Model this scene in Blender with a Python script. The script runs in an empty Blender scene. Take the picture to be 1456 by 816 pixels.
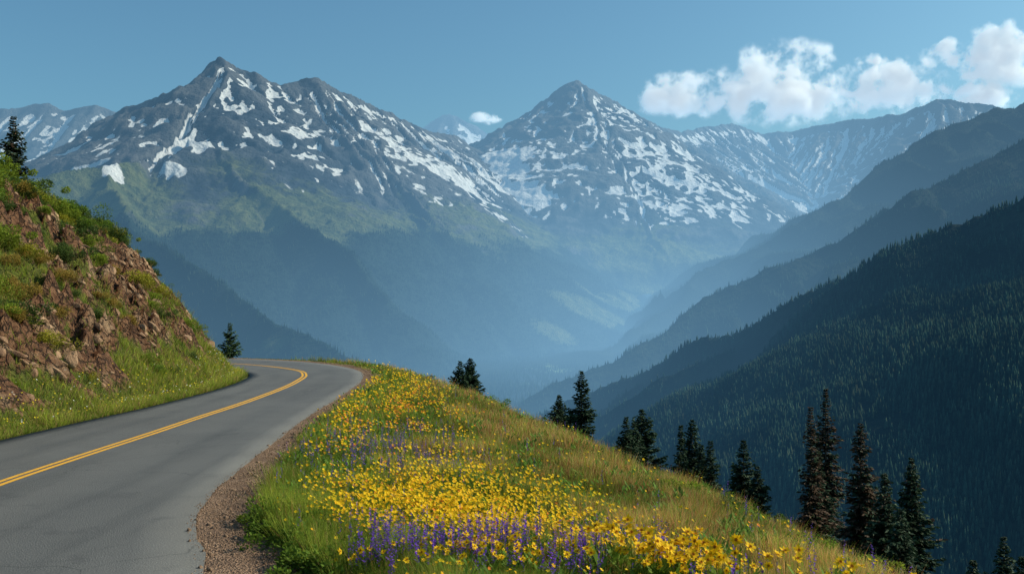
import bpy, math, numpy as np
from mathutils import Vector
rng=np.random.default_rng(7)
scene=bpy.context.scene
COL=scene.collection
F=1429.0; CZ=2.8; HR=450.0
def W(px,row,d): return ((px-728)/F*d, d, CZ+(HR-row)/F*d)   # image pixel and chosen distance -> metres

# ---------------- noise ----------------
def _grad(seed):
    r=np.random.default_rng(seed); p=r.permutation(256); a=r.random(256)*2*np.pi
    return np.concatenate([p,p]),np.cos(a),np.sin(a)
_g={}
def perlin(x,y,seed=0):
    if seed not in _g:_g[seed]=_grad(seed)
    p,gx,gy=_g[seed]
    xi=np.floor(x).astype(int);yi=np.floor(y).astype(int);xf=x-xi;yf=y-yi
    xi&=255;yi&=255
    u=xf**3*(xf*(xf*6-15)+10);v=yf**3*(yf*(yf*6-15)+10)
    def g(a,b,dx,dy):
        h=p[(p[a&255]+b)&255];return gx[h]*dx+gy[h]*dy
    n00=g(xi,yi,xf,yf);n10=g(xi+1,yi,xf-1,yf);n01=g(xi,yi+1,xf,yf-1);n11=g(xi+1,yi+1,xf-1,yf-1)
    return ((n00*(1-u)+n10*u)*(1-v)+(n01*(1-u)+n11*u)*v)*1.5
def fbm(x,y,o=5,seed=0,gain=.5):
    s=0;a=1
    for i in range(o):
        s=s+a*perlin(x*2**i+i*17.3,y*2**i+i*9.1,seed+i);a*=gain
    return s
def ridged(x,y,o=5,seed=0,gain=.5):
    s=0;a=1
    for i in range(o):
        s=s+a*(1-2*np.abs(perlin(x*2**i+i*7.3,y*2**i+i*3.1,seed+i)));a*=gain
    return s
def sst(a,b,x):
    t=np.clip((x-a)/(b-a),0,1);return t*t*(3-2*t)

# ---------------- mesh helpers ----------------
def npmesh(name,V,Fc,mat=None,smooth=False,attrs=None,col=None,matidx=None):
    me=bpy.data.meshes.new(name)
    V=np.asarray(V,dtype=np.float32);Fc=np.asarray(Fc,dtype=np.int32)
    n,k=Fc.shape
    me.vertices.add(len(V));me.vertices.foreach_set("co",V.ravel())
    me.loops.add(n*k);me.loops.foreach_set("vertex_index",Fc.ravel())
    me.polygons.add(n);me.polygons.foreach_set("loop_start",np.arange(0,n*k,k,dtype=np.int32))
    me.update(calc_edges=True)
    if smooth: me.polygons.foreach_set("use_smooth",np.ones(n,dtype=bool))
    if attrs:
        for a,v in attrs.items():
            at=me.attributes.new(a,'FLOAT','POINT');at.data.foreach_set("value",np.asarray(v,dtype=np.float32).ravel())
    if col is not None:
        c=np.ones((len(V),4),dtype=np.float32);c[:,:3]=col
        at=me.attributes.new('col','FLOAT_COLOR','POINT');at.data.foreach_set("color",c.ravel())
    if mat:
        for m in (mat if isinstance(mat,list) else [mat]): me.materials.append(m)
    if matidx is not None: me.polygons.foreach_set("material_index",np.asarray(matidx,dtype=np.int32))
    me.update();return me
def obj(name,me,label=None,cat=None,kind=None,group=None,loc=(0,0,0),parent=None):
    o=bpy.data.objects.new(name,me);COL.objects.link(o);o.location=loc
    if label:o["label"]=label
    if cat:o["category"]=cat
    if kind:o["kind"]=kind
    if group:o["group"]=group
    if parent:o.parent=parent
    return o
def gridfaces(nx,ny):
    i=np.arange(nx-1)[None,:];j=np.arange(ny-1)[:,None];a=(j*nx+i)
    return np.stack([a,a+1,a+nx+1,a+nx],-1).reshape(-1,4)
def gridmesh(name,X,Y,Z,mat,attrs=None):
    ny,nx=X.shape
    return npmesh(name,np.stack([X,Y,Z],-1).reshape(-1,3),gridfaces(nx,ny),mat,True,attrs)
def diamonds(O,D,S,L,Wd,mid=.45):
    n=len(O);L=np.broadcast_to(L,(n,))[:,None];Wd=np.broadcast_to(Wd,(n,))[:,None]
    V=np.stack([O,O+D*L*mid+S*Wd/2,O+D*L,O+D*L*mid-S*Wd/2],1).reshape(-1,3)
    return V,np.arange(4*n).reshape(-1,4)
def norm(v): return v/np.maximum(np.linalg.norm(v,axis=-1,keepdims=True),1e-9)
def rdir(n,r=rng): return norm(r.normal(size=(n,3)))

# ---------------- materials ----------------
def newmat(name):
    m=bpy.data.materials.new(name);m.use_nodes=True;nt=m.node_tree;nt.nodes.clear()
    return m,nt
def math_(nt,op,a,b=None,c=None,clamp=False):
    n=nt.nodes.new('ShaderNodeMath');n.operation=op;n.use_clamp=clamp
    for i,v in enumerate((a,b,c)):
        if v is None: continue
        if isinstance(v,(int,float)): n.inputs[i].default_value=v
        else: nt.links.new(v,n.inputs[i])
    return n.outputs[0]
def mix(nt,f,a,b):
    n=nt.nodes.new('ShaderNodeMix');n.data_type='RGBA'
    for s,v in ((n.inputs[0],f),(n.inputs[6],a),(n.inputs[7],b)):
        if isinstance(v,(int,float)): s.default_value=v
        elif isinstance(v,tuple): s.default_value=(*v,1)
        else: nt.links.new(v,s)
    return n.outputs[2]
def pos(nt):
    return nt.nodes.new('ShaderNodeNewGeometry').outputs['Position']
def noise(nt,vec,scale,detail=6,rough=.55,vscale=None):
    if vscale:
        m=nt.nodes.new('ShaderNodeVectorMath');m.operation='MULTIPLY';nt.links.new(vec,m.inputs[0]);m.inputs[1].default_value=vscale;vec=m.outputs[0]
    n=nt.nodes.new('ShaderNodeTexNoise');n.inputs['Scale'].default_value=scale;n.inputs['Detail'].default_value=detail;n.inputs['Roughness'].default_value=rough
    nt.links.new(vec,n.inputs['Vector']);return n.outputs[0]
def smap(nt,v,a,b,c=0,d=1):
    n=nt.nodes.new('ShaderNodeMapRange');n.interpolation_type='SMOOTHSTEP'
    nt.links.new(v,n.inputs[0])
    for i,x in zip((1,2,3,4),(a,b,c,d)): n.inputs[i].default_value=x
    return n.outputs[0]
def attr(nt,name):
    n=nt.nodes.new('ShaderNodeAttribute');n.attribute_name=name;return n
def bump(nt,h,strength,dist):
    n=nt.nodes.new('ShaderNodeBump');nt.links.new(h,n.inputs['Height']);n.inputs['Strength'].default_value=strength;n.inputs['Distance'].default_value=dist
    return n.outputs[0]
def bsdf(nt,col,rough=.9,nrm=None,spec=.2):
    n=nt.nodes.new('ShaderNodeBsdfPrincipled')
    if isinstance(col,tuple): n.inputs['Base Color'].default_value=(*col,1)
    else: nt.links.new(col,n.inputs['Base Color'])
    n.inputs['Roughness'].default_value=rough;n.inputs['Specular IOR Level'].default_value=spec
    if nrm is not None: nt.links.new(nrm,n.inputs['Normal'])
    return n.outputs[0]
def out(nt,s):
    o=nt.nodes.new('ShaderNodeOutputMaterial');nt.links.new(s,o.inputs['Surface'])
def painted_haze(nt,sh):
    """aerial perspective: painted on as surface glow, growing with range and in the low valley"""
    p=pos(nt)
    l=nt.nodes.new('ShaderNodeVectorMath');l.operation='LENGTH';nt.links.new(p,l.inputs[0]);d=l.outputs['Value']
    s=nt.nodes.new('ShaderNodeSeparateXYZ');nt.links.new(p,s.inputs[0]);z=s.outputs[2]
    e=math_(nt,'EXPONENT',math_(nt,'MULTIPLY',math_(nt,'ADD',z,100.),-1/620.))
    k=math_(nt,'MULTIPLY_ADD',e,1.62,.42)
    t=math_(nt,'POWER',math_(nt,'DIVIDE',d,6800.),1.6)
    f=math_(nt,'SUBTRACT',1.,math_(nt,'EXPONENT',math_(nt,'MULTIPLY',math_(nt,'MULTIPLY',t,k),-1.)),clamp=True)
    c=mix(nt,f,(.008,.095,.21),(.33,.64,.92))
    # sun and shade painted into the glow: brighter towards mid valley, dimmer far right
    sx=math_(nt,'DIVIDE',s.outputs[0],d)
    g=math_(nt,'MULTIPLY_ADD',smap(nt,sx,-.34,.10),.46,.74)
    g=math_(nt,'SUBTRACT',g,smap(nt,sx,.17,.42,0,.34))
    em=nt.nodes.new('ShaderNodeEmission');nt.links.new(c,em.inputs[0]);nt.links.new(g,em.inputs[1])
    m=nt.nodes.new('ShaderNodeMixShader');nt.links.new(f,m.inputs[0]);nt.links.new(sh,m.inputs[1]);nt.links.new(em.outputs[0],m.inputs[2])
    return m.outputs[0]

def mat_mountain():
    m,nt=newmat('mountain_rock_snow');p=pos(nt)
    n1=noise(nt,p,1/260.,8,.6);n2=noise(nt,p,1/45.,8,.65);n3=noise(nt,p,1/18.,5,.7)
    rock=mix(nt,smap(nt,n1,.35,.65),(.026,.038,.058),(.07,.088,.112))
    rock=mix(nt,smap(nt,n2,.35,.7),rock,(.016,.025,.042))
    rock=mix(nt,smap(nt,attr(nt,'rib').outputs['Fac'],.5,1.),rock,(.13,.138,.15))
    def mask(a,w,sh=.12):
        v=math_(nt,'MULTIPLY_ADD',math_(nt,'SUBTRACT',n2,.5),w,attr(nt,a).outputs['Fac'])
        v=math_(nt,'MULTIPLY_ADD',math_(nt,'SUBTRACT',n3,.5),w*.8,v)
        return smap(nt,v,.5-sh,.5+sh)
    grass=mix(nt,smap(nt,n2,.35,.65),(.085,.115,.05),(.16,.18,.075))
    c=mix(nt,mask('grass',.8,.35),rock,grass)
    c=mix(nt,mask('forest',.9,.25),c,(.014,.032,.026))
    c=mix(nt,mask('snow',.45,.08),c,(.88,.90,.92))
    nb=bump(nt,n2,1.,42.)
    out(nt,painted_haze(nt,bsdf(nt,c,.9,nb,.1)));return m
def mat_slope():
    m,nt=newmat('forest_slope_ground');p=pos(nt)
    n=noise(nt,p,1/120.,8,.6);n2=noise(nt,p,1/14.,4,.6)
    c=mix(nt,smap(nt,n,.4,.65),(.008,.019,.015),(.024,.037,.024))
    c=mix(nt,smap(nt,n2,.4,.7),c,(.006,.014,.012))
    cm=mix(nt,smap(nt,math_(nt,'MULTIPLY_ADD',math_(nt,'SUBTRACT',n2,.5),.6,attr(nt,'grass').outputs['Fac']),.4,.6),c,(.18,.25,.10))
    out(nt,painted_haze(nt,bsdf(nt,cm,.95,bump(nt,n2,.8,8.),.05)));return m
def mat_leaf(name,trans=.3,hz=False,rough=.7):
    m,nt=newmat(name);a=attr(nt,'col').outputs['Color']
    b=bsdf(nt,a,rough,None,.15 if not hz else 0.)
    if trans>0:
        t=nt.nodes.new('ShaderNodeBsdfTranslucent');nt.links.new(a,t.inputs[0])
        x=nt.nodes.new('ShaderNodeMixShader');x.inputs[0].default_value=trans;nt.links.new(b,x.inputs[1]);nt.links.new(t.outputs[0],x.inputs[2]);b=x.outputs[0]
    if hz:b=painted_haze(nt,b)
    out(nt,b);return m
M_mtn=mat_mountain();M_slope=mat_slope()
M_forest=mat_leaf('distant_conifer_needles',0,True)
M_needle=mat_leaf('conifer_needles',.15);M_grass=mat_leaf('grass_blades',.5);M_leaf=mat_leaf('shrub_leaves',.4)
M_petal=mat_leaf('petals',.35);
def mat_bark():
    m,nt=newmat('bark');p=pos(nt);n=noise(nt,p,6,5,.6,(1,1,.25))
    out(nt,bsdf(nt,mix(nt,n,(.05,.035,.025),(.16,.12,.09)),.95,bump(nt,n,.8,.03)));return m
M_bark=mat_bark()
def mat_ground():
    m,nt=newmat('hillside_soil_and_turf');p=pos(nt)
    n1=noise(nt,p,.6,8,.65);n2=noise(nt,p,4,8,.7);n3=noise(nt,p,25,5,.6)
    v=nt.nodes.new('ShaderNodeTexVoronoi');v.feature='DISTANCE_TO_EDGE';v.inputs['Scale'].default_value=2.4
    wv=nt.nodes.new('ShaderNodeVectorMath');wv.operation='MULTIPLY_ADD';nn=nt.nodes.new('ShaderNodeTexNoise');nn.inputs['Scale'].default_value=2.;nn.inputs['Detail'].default_value=4;nt.links.new(p,nn.inputs['Vector'])
    nt.links.new(nn.outputs['Color'],wv.inputs[0]);wv.inputs[1].default_value=(.9,.9,.9);nt.links.new(p,wv.inputs[2]);nt.links.new(wv.outputs[0],v.inputs['Vector'])
    dirt=mix(nt,smap(nt,n2,.35,.65),(.095,.040,.022),(.32,.165,.09))
    dirt=mix(nt,smap(nt,n1,.5,.64),dirt,(.42,.27,.165))
    dirt=mix(nt,smap(nt,n3,.5,.75),dirt,(.14,.07,.04))
    dirt=mix(nt,smap(nt,v.outputs['Distance'],.0,.07,.85,0),dirt,(.022,.013,.009))
    veg=mix(nt,smap(nt,n2,.3,.7),(.05,.08,.014),(.19,.20,.035))
    f=math_(nt,'MULTIPLY_ADD',math_(nt,'SUBTRACT',n2,.5),.9,attr(nt,'veg').outputs['Fac'])
    c=mix(nt,smap(nt,f,.4,.6),dirt,veg)
    h=math_(nt,'MULTIPLY_ADD',n3,.25,n2)
    h=math_(nt,'MULTIPLY_ADD',smap(nt,v.outputs['Distance'],0,.12),.6,h)
    out(nt,bsdf(nt,c,.95,bump(nt,h,1.,.4)));return m
def mat_road():
    m,nt=newmat('asphalt');p=pos(nt)
    n1=noise(nt,p,.35,6,.6);n2=noise(nt,p,45,3,.7);n3=noise(nt,p,1.1,7,.65);n4=noise(nt,p,.8,6,.6,(1.6,.12,1))
    c=mix(nt,smap(nt,n1,.3,.7),(.068,.069,.072),(.106,.106,.107))
    ac=attr(nt,'across').outputs['Fac']
    w=math_(nt,'ABSOLUTE',math_(nt,'SINE',math_(nt,'MULTIPLY',ac,12.566)))
    c=mix(nt,math_(nt,'MULTIPLY',w,.3),c,(.145,.14,.134))
    c=mix(nt,smap(nt,n4,.48,.66,0,.45),c,(.048,.05,.053))
    c=mix(nt,smap(nt,n2,.45,.75),c,(.20,.195,.185))
    c=mix(nt,smap(nt,n3,.56,.70,0,.4),c,(.044,.044,.047))
    v=nt.nodes.new('ShaderNodeTexVoronoi');v.feature='DISTANCE_TO_EDGE';v.inputs['Scale'].default_value=.2
    wv=nt.nodes.new('ShaderNodeVectorMath');wv.operation='ADD';nt.links.new(p,wv.inputs[0])
    nn=nt.nodes.new('ShaderNodeTexNoise');nn.inputs['Scale'].default_value=.7;nn.inputs['Detail'].default_value=6;nt.links.new(p,nn.inputs['Vector'])
    sc=nt.nodes.new('ShaderNodeVectorMath');sc.operation='SCALE';sc.inputs[3].default_value=1.3;nt.links.new(nn.outputs['Color'],sc.inputs[0]);nt.links.new(sc.outputs[0],wv.inputs[1])
    nt.links.new(wv.outputs[0],v.inputs['Vector'])
    c=mix(nt,smap(nt,v.outputs['Distance'],.0005,.0035,.6,0),c,(.035,.035,.035))
    out(nt,bsdf(nt,c,.7,bump(nt,n2,.9,.015),.4));return m
def mat_gravel():
    m,nt=newmat('gravel_shoulder');p=pos(nt)
    v=nt.nodes.new('ShaderNodeTexVoronoi');v.inputs['Scale'].default_value=38;nt.links.new(p,v.inputs['Vector'])
    n=noise(nt,p,1.5,6,.6)
    s=nt.nodes.new('ShaderNodeSeparateColor');nt.links.new(v.outputs['Color'],s.inputs[0])
    c=mix(nt,s.outputs[0],(.12,.07,.045),(.37,.24,.16));c=mix(nt,smap(nt,n,.4,.7),c,(.16,.10,.068))
    out(nt,bsdf(nt,c,.95,bump(nt,v.outputs['Distance'],1.,.03)));return m
def mat_paint():
    m,nt=newmat('yellow_road_paint');p=pos(nt);n=noise(nt,p,9,7,.75)
    out(nt,bsdf(nt,mix(nt,smap(nt,n,.52,.7),(.74,.38,.04),(.22,.16,.09)),.7));return m
def mat_rock(name,a,b,d,sc=3):
    m,nt=newmat(name);p=pos(nt);n=noise(nt,p,sc,8,.7);n2=noise(nt,p,16,5,.6)
    c=mix(nt,smap(nt,n,.3,.7),a,b);c=mix(nt,smap(nt,n2,.5,.75),c,d)
    out(nt,bsdf(nt,c,.9,bump(nt,n2,.8,.06)));return m
M_rock=mat_rock('rock',(.14,.07,.04),(.42,.27,.17),(.10,.055,.036),1.2)
M_peb=mat_rock('gravel_stone',(.12,.072,.048),(.36,.245,.165),(.09,.06,.045),30)
M_ground=mat_ground();M_road=mat_road();M_gravel=mat_gravel();M_paint=mat_paint()

# ---------------- camera, light, sky ----------------
cam=bpy.data.cameras.new('camera');co=bpy.data.objects.new('camera',cam);COL.objects.link(co)
cam.sensor_width=36;cam.lens=36*F/1456;co.location=(0,0,CZ);co.rotation_euler=(math.radians(90),0,0)
cam.shift_y=(HR-408)/1456;cam.clip_end=80000;cam.clip_start=.1;scene.camera=co
SA,SE=math.radians(78),math.radians(33)
sd=Vector((math.sin(SA)*math.cos(SE),math.cos(SA)*math.cos(SE),math.sin(SE)))
sun=bpy.data.lights.new('sun','SUN');sun.energy=5.0;sun.angle=math.radians(.5);sun.color=(1,.89,.67)
so=bpy.data.objects.new('sun',sun);COL.objects.link(so);so.rotation_euler=sd.to_track_quat('Z','Y').to_euler();so.location=(50,20,60)
w=bpy.data.worlds.new("World");scene.world=w;w.use_nodes=True;nt=w.node_tree;nt.nodes.clear()
sky=nt.nodes.new('ShaderNodeTexSky');sky.sky_type='NISHITA';sky.sun_disc=False;sky.sun_elevation=SE;sky.sun_rotation=SA
sky.altitude=300;sky.air_density=1.0;sky.dust_density=2.6;sky.ozone_density=1.3
tint=nt.nodes.new('ShaderNodeMix');tint.data_type='RGBA';tint.blend_type='MULTIPLY';tint.inputs[0].default_value=1;tint.inputs[7].default_value=(.62,1.0,1.06,1)
bg=nt.nodes.new('ShaderNodeBackground');bg.inputs[1].default_value=.12
wo=nt.nodes.new('ShaderNodeOutputWorld');nt.links.new(sky.outputs[0],tint.inputs[6]);nt.links.new(tint.outputs[2],bg.inputs[0]);nt.links.new(bg.outputs[0],wo.inputs[0])
scene.view_settings.view_transform='Standard';scene.view_settings.look='None';scene.view_settings.exposure=0

# ---------------- mountains ----------------
def drop(d,k): return k*d+110*(1-np.exp(-d/180.))
def build_h(X,Y,segs,coords=False):
    H=np.full(X.shape,-1500.);Sc=np.zeros(X.shape);Dc=np.zeros(X.shape)
    for (a,b,k,s0) in segs:
        ax,ay,az=a;bx,by,bz=b;dx,dy=bx-ax,by-ay;l2=dx*dx+dy*dy+1e-6
        tr=((X-ax)*dx+(Y-ay)*dy)/l2;t=np.clip(tr,0,1)
        dd=np.hypot(X-ax-t*dx,Y-ay-t*dy)
        h=az+(bz-az)*t-drop(dd,k)
        if coords:
            m=h>H;Sc=np.where(m,s0+np.clip(tr,-.6,1.6)*math.sqrt(l2),Sc);Dc=np.where(m,dd,Dc)
        np.maximum(H,h,out=H)
    return (H,Sc,Dc) if coords else H
def segs_from(lines,k=.62,spur=260,slen=(500,1100),sg=.66,seed=1,minz=350):
    r=np.random.default_rng(seed);S=[];Mn=[];s0=0
    for L in lines:
        s0+=5000
        P=[W(*p) for p in L]
        for a,b in zip(P[:-1],P[1:]):
            Mn.append((a,b,k,s0));S.append((a,b,k,s0))
            L3=math.hypot(b[0]-a[0],b[1]-a[1]);n=max(1,int(L3/spur));s0+=L3
            ux,uy=(b[0]-a[0])/L3,(b[1]-a[1])/L3
            dz=(b[2]-a[2])/L3
            for i in range(n):
                t=(i+r.random())/n;c=tuple(a[j]+(b[j]-a[j])*t for j in range(3))
                if c[2]<minz: continue
                for s in(-1,1):
                    an=math.radians(r.uniform(55,88))
                    sg2=-1 if dz>0 else 1
                    vx=ux*math.cos(an)*sg2+s*(-uy)*math.sin(an);vy=uy*math.cos(an)*sg2+s*ux*math.sin(an)
                    ll=r.uniform(*slen)/3
                    q=(c[0],c[1],c[2]-6)
                    for m in range(3):
                        an2=r.normal(0,.22);vx,vy=vx*math.cos(an2)-vy*math.sin(an2),vx*math.sin(an2)+vy*math.cos(an2)
                        g=sg*r.uniform(.88,1.2)+(.35 if m==0 else 0)
                        q2=(q[0]+vx*ll,q[1]+vy*ll,q[2]-g*ll)
                        S.append((q,q2,k+.2,0));q=q2
    return S,Mn
def blur(Z,r):
    k=2*r+1
    def b1(A):
        P=np.pad(A,((r+1,r),(0,0)),'edge');c=np.cumsum(P,0);return (c[k:]-c[:-k])/k
    return b1(b1(Z).T).T
def sample(xs,ys,H,x,y):
    fx=np.clip((x-xs[0])/(xs[1]-xs[0]),0,len(xs)-1.001);fy=np.clip((y-ys[0])/(ys[1]-ys[0]),0,len(ys)-1.001)
    i=fx.astype(int);j=fy.astype(int);u=fx-i;v=fy-j
    return (H[j,i]*(1-u)+H[j,i+1]*u)*(1-v)+(H[j+1,i]*(1-u)+H[j+1,i+1]*u)*v
def locate(px,row,xs,ys,H):
    """where the ray through an image pixel meets the mountain surface"""
    y=np.arange(ys[0],ys[-1],8.);x=(px-728)/F*y;z=CZ+(HR-row)/F*y
    ok=(x>xs[0])&(x<xs[-1]);h=np.where(ok,sample(xs,ys,H,x,y),-9e9)
    k=np.where(h>z)[0]
    return (x[k[0]],y[k[0]]) if len(k) else None
def mountain(name,x0,x1,y0,y1,step,lines,seed,label,blobs=(),green=(),k=.62,tl=430,spur=380,snow0=.5,slen=(500,1100),warp=45,minz=350,mat=None,gl=150,zlo=480,sf=46.):
    xs=np.arange(x0,x1,step);ys=np.arange(y0,y1,step);X,Y=np.meshgrid(xs,ys)
    wx=warp*fbm(X/420,Y/420,4,seed);wy=warp*fbm(X/420+50,Y/420,4,seed+20)
    S,Mn=segs_from(lines,k,spur,slen,seed=seed,minz=minz)
    H=build_h(X+wx,Y+wy,S)
    _,Sc,Dc=build_h(X+wx*.6,Y+wy*.6,Mn,True)
    alt=np.clip(.4+H/1300,.4,1.1)
    sw=22*fbm(X/220,Y/220,3,seed+95)
    rib=ridged((Sc+sw)/170,Dc/1700,4,seed+70,.74)
    H=H+alt*sst(0,260,Dc)*(40*rib-34)+alt*(10*ridged(X/200,Y/200,5,seed+40,.6)-10)+4*fbm(X/50,Y/50,3,seed+60)
    gy,gx=np.gradient(H,step)
    cs=blur(H,3)-H;cs=np.clip(cs/(cs.std()+1e-6),-1.8,1.8)
    cb=blur(H,9)-H;cb=np.clip(cb/(cb.std()+1e-6),-1.5,1.5)
    nz=fbm(X/600,Y/600,4,seed+80);nm=fbm(X/260,Y/260,4,seed+85)
    stn=fbm((Sc+sw)/sf,Dc/1500,3,seed+90,.65)
    gul=.42*cs+.30*cb+.75*stn
    sn=gul+np.clip((H-1150)/1000.,-2,.1)+.7*np.clip(-gx*1.3,-1,1)+.45*nm+.2*nz-snow0-.35*(1-sst(0,110,Dc))
    sn=np.clip(.5+.8*sn,0,1)*sst(zlo,zlo+320,H+150*nz)
    for (px,row,wp,hp,am) in blobs:
        q=locate(px,row,xs,ys,H)
        if q is None: continue
        cx,cy=q;e=((X-cx)/(wp/F*cy))**2+((Y-cy)/(hp/F*cy/.62))**2
        loc_=np.clip(.85+.7*gul,0,1.7) if am<1.2 else 1.+.5*nm
        sn=np.clip(sn+am*np.exp(-e)*loc_,0,1)
    fo=np.clip(.5+(tl-H)/160.+.55*nz-.15*cb,0,1)
    gr=np.clip(.5+(tl+gl-H)/350.+.5*nz-.8*np.clip(np.hypot(gx,gy)-.75,0,2),0,1)
    for (px,row,wp,hp,am) in green:
        q=locate(px,row,xs,ys,H)
        if q is None: continue
        cx,cy=q;e=((X-cx)/(wp/F*cy))**2+((Y-cy)/(hp/F*cy/.62))**2
        gr=np.clip(gr+am*np.exp(-e),0,1);fo=np.clip(fo-am*1.*np.exp(-e),0,1)
    me=gridmesh(name,X,Y,H,mat or M_mtn,{'snow':sn,'grass':gr,'forest':fo,'rib':np.clip(rib/1.6,0,1)})
    obj(name,me,label,'mountain','structure')
    return xs,ys,H,fo

FY=[0,1500,2900,4500,6000,9000];FZ=[-420,-370,-272,-128,-25,60]
SNOW=[(281,205,20,6,1.5),(248,239,18,8,1.5),(160,247,10,12,1.5),(130,238,30,4,1.4),(446,250,10,5,1.),(610,238,34,16,1.),(640,222,45,20,1.),(650,250,50,22,1.1),(690,245,60,30,1.15),(735,275,40,28,1.15),(700,298,50,14,.95),(715,225,38,26,1.1),(375,130,40,20,.25),(500,185,60,30,.2),(560,200,30,20,.3),
 (895,185,45,34,.4),(950,228,55,30,.6),(1010,265,50,22,.6),(930,290,40,18,.6),(975,305,35,14,.6),(1040,300,30,18,.55),(1060,235,70,28,.7),(1140,275,70,25,.6),(960,205,45,12,.7),(1330,175,60,18,.3),(1210,205,60,20,.3)]
GREEN=[(330,235,60,30,.6),(420,300,70,40,.75),(120,265,80,26,1.1),(200,268,50,28,1.),(150,300,70,28,1.),(460,335,30,15,.7),(860,455,80,24,1.3),(790,470,35,16,1.1),(920,440,45,14,1.2),(390,490,40,10,.6),(870,425,60,10,.9)]
L1=[[(-200,300,5200),(-60,262,5300),(60,226,5600),(130,186,5800),(185,150,5900),(240,134,5950),(285,102,6000),(318,80,6000),(345,95,6030),(370,100,6060),(400,119,6100),(440,110,6200),(478,124,6300),(530,152,6500),(580,172,6700),(620,186,6900),(660,197,7300)],
    [(318,82,6000),(300,150,5600),(290,190,5250),(310,222,4950),(400,290,4500),(485,350,4150),(560,420,3900)],
    [(290,190,5250),(225,228,4900),(150,234,4500),(60,250,4350),(-60,285,4300)],
    [(150,238,4500),(190,320,3900),(300,400,3450),(420,470,3100),(560,530,2950)],
    [(440,111,6200),(520,205,5750),(600,290,5350),(680,350,5000),(770,430,4750)],
    [(580,172,6700),(620,255,6300),(670,325,5900),(750,395,5600),(800,440,5400)]]
g1=mountain('mountain',-3300,1100,2700,7400,11,L1,11,'rugged rocky massif streaked with snow above forest',blobs=SNOW,green=GREEN,tl=380,snow0=.62)
L2=[[(600,225,8300),(655,210,8000),(700,195,7900),(750,155,7900),(790,129,7980),(822,113,8000),(850,130,8050),(890,153,8150),(930,175,8500),(965,188,9000),(1000,180,9500),(1040,176,9900),(1080,190,10100),(1130,186,10100),(1180,174,9900),(1240,167,9700),(1290,161,9500),(1318,150,9400),(1340,139,9300),(1370,146,9200),(1405,148,9100),(1470,160,8800),(1600,170,8500)],
    [(822,114,8000),(806,190,7500),(808,250,7000),(870,325,6450),(930,385,6100),(970,430,5900)],
    [(850,130,8050),(930,215,7700),(1010,275,7400),(1070,325,7100),(1100,370,6800)],
    [(750,155,7900),(735,215,7450),(725,265,7150),(760,310,6800)],
    [(1290,161,9500),(1240,245,8700),(1170,310,8100),(1120,360,7500)],
    [(1040,176,9900),(1050,225,9300),(1040,265,8800)],
    [(1340,139,9300),(1330,210,8500),(1290,260,7800)]]
g2=mountain('mountain',-1300,5600,5300,10900,12,L2,31,'pyramid peak with bright snow couloirs above a valley',blobs=SNOW,green=[(900,350,60,30,.3),(930,430,60,20,1.),(870,450,60,14,1.)],tl=280,snow0=.42,spur=420,slen=(600,1300),zlo=360,sf=56.)
L3=[[(480,230,12500),(590,184,12200),(615,172,12000),(640,161,12000),(670,176,12000),(690,188,12200),(760,230,12500)]]
mountain('mountain',-2600,900,11000,13000,30,L3,51,'distant hazy snow dotted peak beyond the saddle',tl=300,snow0=.6,slen=(500,900),sf=90.)
L4=[[(-160,165,9400),(-60,158,9500),(0,156,9500),(40,150,9500),(72,144,9500),(95,157,9500),(135,146,9500),(165,160,9500),(210,190,9500),(300,240,9500)]]
mountain('mountain',-6600,-2000,8300,10500,24,L4,61,'distant jagged hazy range with thin snow',tl=300,snow0=.7,slen=(500,900),spur=200,blobs=[(60,185,60,16,.35)],sf=80.)

def slope(name,x0,x1,y0,y1,step,lines,seed,label,k,spur,slen,warp,minz=-100,gt=650,ra=22):
    xs=np.arange(x0,x1,step);ys=np.arange(y0,y1,step);X,Y=np.meshgrid(xs,ys)
    wx=warp*fbm(X/500,Y/500,4,seed);wy=warp*fbm(X/500+50,Y/500,4,seed+20)
    S,Mn=segs_from(lines,k,spur,slen,sg=k*.98,seed=seed,minz=minz)
    H=build_h(X+wx,Y+wy,S);_,Sc,Dc=build_h(X+wx,Y+wy,Mn,True)
    H=H+14*fbm(X/180,Y/180,4,seed+40)+sst(0,200,Dc)*ra*(ridged(Sc/230,Dc/1200,3,seed+7)-.7)
    gr=np.clip(.5+(H-gt)/160.+.6*fbm(X/200,Y/200,4,seed+5),0,1)
    me=gridmesh(name,X,Y,H,M_slope,{'grass':gr});obj(name,me,label,'hillside','structure')
    return xs,ys,H,1-gr
R1=slope('hillside',-100,1900,350,2900,12,[[(1900,50,1500),(1700,155,1500),(1456,276,1600),(1300,348,1700),(1150,414,1900),(1000,482,2100),(850,550,2300),(770,594,2400)]],71,'dark conifer covered valley slope in shade',.47,300,(600,1100),45,gt=900,ra=52)
R2=slope('hillside',-300,3200,2300,5200,15,[[(1800,20,3900),(1600,118,3700),(1456,194,3600),(1340,256,3500),(1200,333,3400),(1000,434,3200),(850,524,3000),(720,586,2850)]],81,'blue shaded forested spur descending to the valley',.50,400,(600,1300),55,gt=900,ra=75)
R3=slope('hillside',-200,5200,3300,7600,20,[[(1900,-40,6000),(1600,80,5700),(1456,143,5500),(1400,161,5400),(1300,211,5200),(1200,275,5000),(1100,342,4800),(1000,388,4600),(940,432,4400),(880,482,4200),(760,556,3700)]],91,'distant hazy forested spur descending to the valley',.52,500,(800,1600),70,gt=1300,ra=100)
xs=np.concatenate([np.linspace(-25000,-3000,12),np.linspace(-2600,3000,140),np.linspace(3400,25000,12)])
ys=np.concatenate([np.linspace(-3000,200,8),np.linspace(300,7000,170),np.linspace(7400,30000,14)])
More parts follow.
